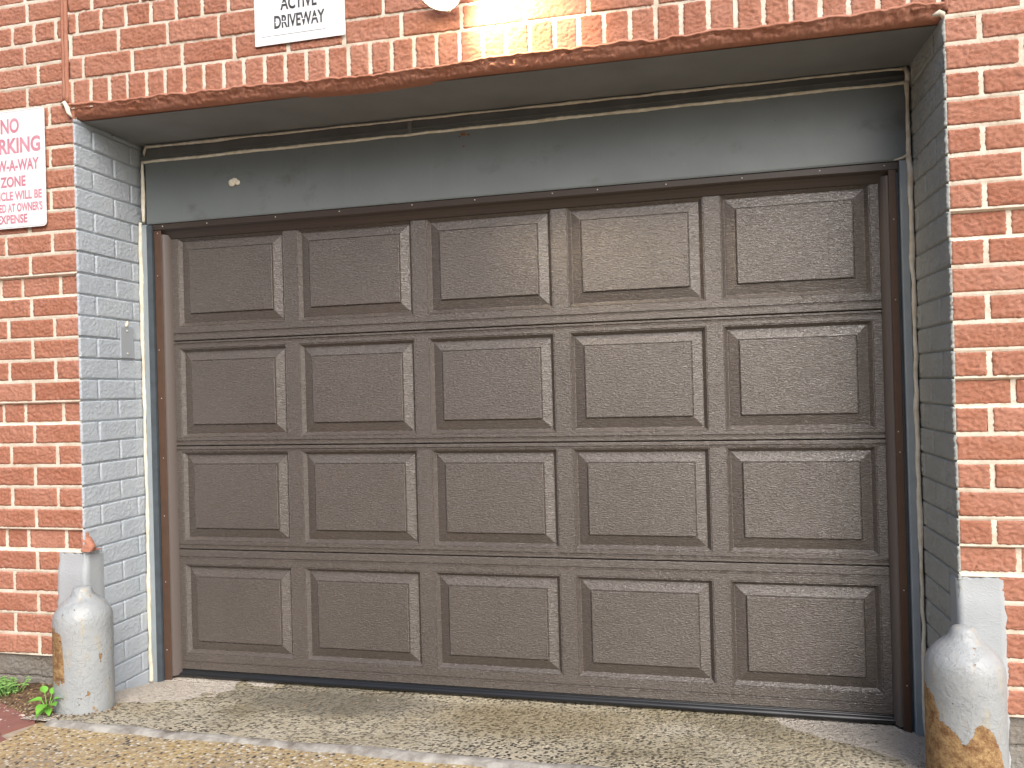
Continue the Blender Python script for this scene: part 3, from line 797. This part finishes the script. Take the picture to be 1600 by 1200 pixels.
# ------------------------------------------------------------ switch plate on the left reveal
sw = thing('key_switch_plate', 'small steel blanking plate screwed to the gray left reveal', 'switch plate', (XL, -.122, 1.29))
mb = MB(); mb.box(XL + .000, XL + .006, -.159, -.088, 1.288, 1.412); mb.build('cover_plate', METAL, sw)
for z in (1.398, 1.305):
    mb = MB(); mb.lathe([(.001, 0), (.0055, 0), (.005, .0015), (.002, .0022)], n=12); mb.v = [(XL + .0062 + c, -.124 + a, z + b) for a, b, c in mb.v]; mb.build('screw', SCREW, sw, True)
mb = MB(); mb.tube([(XL + .004, -.128, 1.415), (XL + .005, -.122, 1.425), (XL + .003, -.118, 1.44)], [.004, .006, .002], 7, 0, .3); mb.build('caulk_dab', CAULK, sw, True)

# ------------------------------------------------------------ bollards
def bollard(loc, prof, mat, label):
    mb = MB(); pr = []
    for (r, z), (r2, z2) in zip(prof, prof[1:]):
        k = max(1, int(abs(z2 - z) / .03))
        for i in range(k): pr.append((r + (r2 - r) * i / k, z + (z2 - z) * i / k))
    pr.append(prof[-1])
    mb.lathe([(r, z + loc[2]) for r, z in pr], loc[0], loc[1], 64, 0, .0006)
    e = bpy.data.objects.new('tmp', None); e.location = loc
    o = MB.build(mb, 'bollard', mat, e, True); o.parent = None; o.location = loc; bpy.data.objects.remove(e)
    return tag(o, label, 'bollard', 'stub bollards guarding the two corners of the opening')
bollard((-1.442, -.462, -.05), [(.100, -.05), (.0985, .05), (.098, .372), (.0965, .388), (.093, .401), (.087, .412), (.079, .424), (.070, .435), (.058, .445), (.047, .453), (.039, .461), (.035, .468), (.0325, .477), (.029, .486), (.020, .4905), (.003, .4915)],
        m_bollard('pale_gray_bollard_paint', [(0.0, .72), (1.0, 0.0), (.10, .71), (.15, .66), (.20, .30), (.26, 0.0)], (26, .66), (.73, .68), .17), 'pale gray domed steel bollard with few rust flecks beside the left brick pier')
bollard((1.462, -.462, -.06), [(.102, -.06), (.101, .05), (.100, .362), (.0985, .378), (.095, .392), (.089, .405), (.080, .417), (.070, .428), (.058, .440), (.047, .449), (.040, .458), (.0355, .466), (.031, .475), (.025, .482), (.015, .4855), (.003, .486)],
        m_bollard('peeling_gray_bollard_paint', [(0.0, .66), (1.0, .06), (.023, .63), (.118, .59), (.19, .50), (.32, .46), (.42, .41), (.5, .405), (.64, .48), (.8, .46), (.9, .35)], (30, .69), (.957, -.29)), 'gray domed bollard peeling to orange rust at its foot by the right pier')

# ------------------------------------------------------------ ground
def gz(x, y):
    if y > -.05: z = -.060
    elif y > -.62: z = -.060 + (.080) * (-.05 - y) / .57
    else: z = .020
    e = max(0, abs(x + .015) - 1.40) / .1
    if y > -.25: z -= .018 * min(1, e) * min(1, (y + .25) / .2)
    return z
ap = MB(); rows = []
for j in range(41):
    y = -.625 + 1.0 * j / 40
    rows.append([(x, y, gz(x, y) + random.uniform(-.0008, .0008)) for x in [-1.56 + 3.4 * i / 90 for i in range(91)]])
ap.grid(rows); ap.build('driveway', CONC, None, True, 'structure')
ms = MB(); m = 160; rows = []; na = smooth_noise(m, 6, .008); nb = smooth_noise(m, 8, .008); nh = smooth_noise(m, 5, .003)
for i in range(m + 1):
    x = -1.435 + 3.3 * i / m; yc = -.634 - .006 * (x + 1.4)
    rows.append([(x, yc - .028 + na[i], .016), (x, yc - .018 + na[i] * .9, .0235 + nh[i]), (x, yc + .0, .0265 + nh[i] * 1.3 + random.uniform(-.0025, .0025)), (x, yc + .014 + nb[i] * .9, .0245 + nh[m - i]), (x, yc + .026 + nb[i], .016)])
ms.grid(rows, flip=True); ms.build('mortar_joint_strip', STRIPM, None, True, 'structure')
sk = MB()
sk.grid([[(-1.472 + 9.4 * i / 40, -3.3 + 2.665 * j / 30, .018 - .012 * (30 - j) / 30 + random.uniform(-.0008, .0008)) for i in range(41)] for j in range(31)])
sk.build('sidewalk', WALK, None, True, 'structure')
pv = MB(); ang = R(-24); cu, su = math.cos(ang), math.sin(ang)
pv.box(-8, -1.447, -3.3, -.37, -.1, .002, 1)
for rw in range(0, 26):
    for kx in range(-6, 24):
        cx0 = -.215 * kx + (.1 if rw % 2 else 0); cy0 = -.115 * rw
        quad = [(cx0 - .102, cy0 - .0525), (cx0 + .102, cy0 - .0525), (cx0 + .102, cy0 + .0525), (cx0 - .102, cy0 + .0525)]
        P4 = [(-1.62 + a * cu - b * su, -.625 + a * su + b * cu) for a, b in quad]
        cxm = sum(p[0] for p in P4) / 4; cym = sum(p[1] for p in P4) / 4
        if cxm > -1.43 or cym < -3.2 or cxm < -5: continue
        P4 = [(min(p[0], -1.449), p[1]) for p in P4]
        h = .014 + random.uniform(-.002, .002)
        t = [pv.vert((p[0], p[1], h)) for p in P4]; b = [pv.vert((p[0], p[1], -.01)) for p in P4]
        pv.face(t, 0)
        for k in range(4): pv.face((b[k], b[(k + 1) % 4], t[(k + 1) % 4], t[k]), 0)
pv.build('brick_paving', [PAVER, BEDM], None, False, 'structure')
sb = MB(); rows = []
for j in range(22):
    t = j / 21
    row = []
    for i in range(46):
        x = -3.0 + 1.52 * i / 45
        yf = -.545 - .40 * max(-.35, (x + 1.70)) ; yf = max(-.66, min(-.47, yf))
        y = FY + .03 + (yf - FY - .03) * t
        hh = .014 + .012 * math.sin(math.pi * t) + random.uniform(-.004, .004) - (.018 if j == 21 else 0) + .012 * (1 - t) - (.02 if i == 45 else .006 if i == 44 else 0)
        row.append((x, y, hh))
    rows.append(row)
sb.grid(rows, flip=True); sb.build('soil', SOIL, None, True, 'structure')
deb = MB()   # grit and crumbs washed against the bollards and the slab edge
def crumb(x, y, z, r):
    vs = [deb.vert((x + r * random.uniform(.6, 1.2) * a, y + r * random.uniform(.6, 1.2) * b, z + r * .6 * random.uniform(.6, 1.2) * c)) for a, b, c in ((1, 0, 0), (-1, 0, 0), (0, 1, 0), (0, -1, 0), (0, 0, 1), (0, 0, -1))]
    mi = random.choice((0, 0, 1, 2))
    for f in ((0, 2, 4), (2, 1, 4), (1, 3, 4), (3, 0, 4), (2, 0, 5), (1, 2, 5), (3, 1, 5), (0, 3, 5)): deb.face([vs[k] for k in f], mi)
for _ in range(420):
    k = random.random()
    if k < .45: x, y = random.uniform(-1.95, -1.40), random.uniform(-.64, -.40); z = .026
    elif k < .7: a = random.uniform(-2.6, .5); x, y = -1.45 + random.uniform(.10, .135) * math.cos(a), -.462 + random.uniform(.10, .135) * math.sin(a); z = gz(x, y) + .004
    elif k < .8: a = random.uniform(2.2, 5); x, y = 1.462 + random.uniform(.105, .15) * math.cos(a), -.462 + random.uniform(.105, .15) * math.sin(a); z = gz(x, y) + .004
    else: x, y = random.uniform(-1.4, 1.6), random.uniform(-.6, -.05); z = gz(x, y) + .001
    crumb(x, y, z, random.uniform(.002, .006))
deb.build('loose_grit', [SOIL, BEDM, STRIPM], None, False, 'stuff')
kb = MB(); kb.box(-40, 40, -3.45, -3.3, -.3, .006); kb.box(-40, -8.0, -3.3, -.37, -.3, .0); kb.box(7.9, 40, -3.3, -.37, -.3, .0); kb.build('kerb', STRIPM, None, False, 'structure')
st = MB(); st.quad((-400, -400, -.14), (400, -400, -.14), (400, 400, -.14), (-400, 400, -.14)); st.build('street', ASPH, None, False, 'structure')

# ------------------------------------------------------------ brick row house added out of view to cut left sky light and reflections
oh = thing('unseen_row_house', 'unseen brown brick row house added across the street to cut sky light from the left', 'house', (-22, -16, -.14))
OB = m_plain('brown_brick_facade', (.17, .10, .075), .85, .2, 0, 9, .01, (.13, .08, .06), 3)
GL = m_plain('dark_window_glass', (.02, .022, .025), .08, .5)
mb = MB(); mb.box(-44, .4, -24, -15, -.14, 9.6); mb.build('facade', OB, oh)
mb = MB(); mb.box(-44.2, .6, -15.0, -14.6, 9.3, 9.9); mb.build('cornice', STRIPM, oh)
for fl in range(3):
    for k in range(14):
        xw = -1.6 - 3.0 * k; zw = 1.0 + 2.9 * fl
        mb = MB(); mb.box(xw - .62, xw + .62, -15.0, -14.95, zw - .08, zw + 1.75); wf = mb.build('window', STRIPM, oh)
        mb = MB(); mb.quad((xw - .5, -14.944, zw), (xw + .5, -14.944, zw), (xw + .5, -14.944, zw + 1.6), (xw - .5, -14.944, zw + 1.6)); mb.build('pane', GL, wf)

# ------------------------------------------------------------ weeds
def leaf(mb, base, dirv, L, W, droop=.3, m=0):
    d = Vector(dirv).normalized(); side = d.cross(Vector((0, 0, 1))).normalized(); up = side.cross(d)
    rows = []
    for i in range(8):
        t = i / 7; wd = W * math.sin(math.pi * min(1, t ** .75 * .97 + .02)) ** .9
        c = Vector(base) + d * L * t + Vector((0, 0, -droop * L * t * t))
        rows.append([c - side * wd + up * wd * .35, c - side * wd * .5 + up * wd * .1, c, c + side * wd * .5 + up * wd * .1, c + side * wd + up * wd * .35])
    mb.grid(rows, m)
def weed(name, label, loc, spec, mat, grp):
    t = thing(name, label, 'plant', loc, grp)
    stm = MB(); lf = MB()
    for (az, el, h, L, W, dr) in spec:
        top = Vector(loc) + Vector((math.cos(R(az)) * h * .35, math.sin(R(az)) * h * .35, h))
        stm.tube([loc, tuple((Vector(loc) + top) / 2 + Vector((0, 0, h * .08))), tuple(top)], .0014, 6)
        leaf(lf, top, (math.cos(R(az)) * math.cos(R(el)), math.sin(R(az)) * math.cos(R(el)), math.sin(R(el))), L, W, dr)
    stm.build('stem', mat, t, True); lf.build('foliage', mat, t, True)
weed('weed', 'small weed of a few broad glossy leaves at the left bollard foot', (-1.495, -.575, .018),
     [(-75, 5, .040, .052, .018, .35), (20, 15, .050, .055, .018, .2), (-160, 10, .050, .055, .019, .3), (95, 30, .062, .045, .016, .1), (-110, -10, .018, .036, .013, .3), (-40, -5, .022, .036, .012, .3), (150, 40, .07, .035, .013, .1), (-20, 25, .035, .05, .017, .3)], LEAF1, 'weeds along the left wall')
sp = []
for _ in range(130):
    sp.append((random.uniform(0, 360), random.uniform(-10, 60), random.uniform(.010, .052), random.uniform(.009, .018), random.uniform(.004, .0075), .3))
t = thing('weed', 'bushy clump of tiny pale green leaves under the gray plinth', 'plant', (-1.805, -.455, .015), 'weeds along the left wall')
stm = MB(); lf = MB()
for (az, el, h, L, W, dr) in sp:
    b = Vector((-1.805 + random.gauss(0, .030), -.455 + random.gauss(0, .018), .018))
    top = b + Vector((math.cos(R(az)) * h * .6, math.sin(R(az)) * h * .5, h))
    stm.tube([tuple(b), tuple(top)], .0009, 5)
    for q in range(3): leaf(lf, top, (math.cos(R(az + 120 * q)) * .8, math.sin(R(az + 120 * q)) * .8, .3), L * .8, W, dr)
stm.build('stem', LEAF2, t, True); lf.build('foliage', LEAF2, t, True)
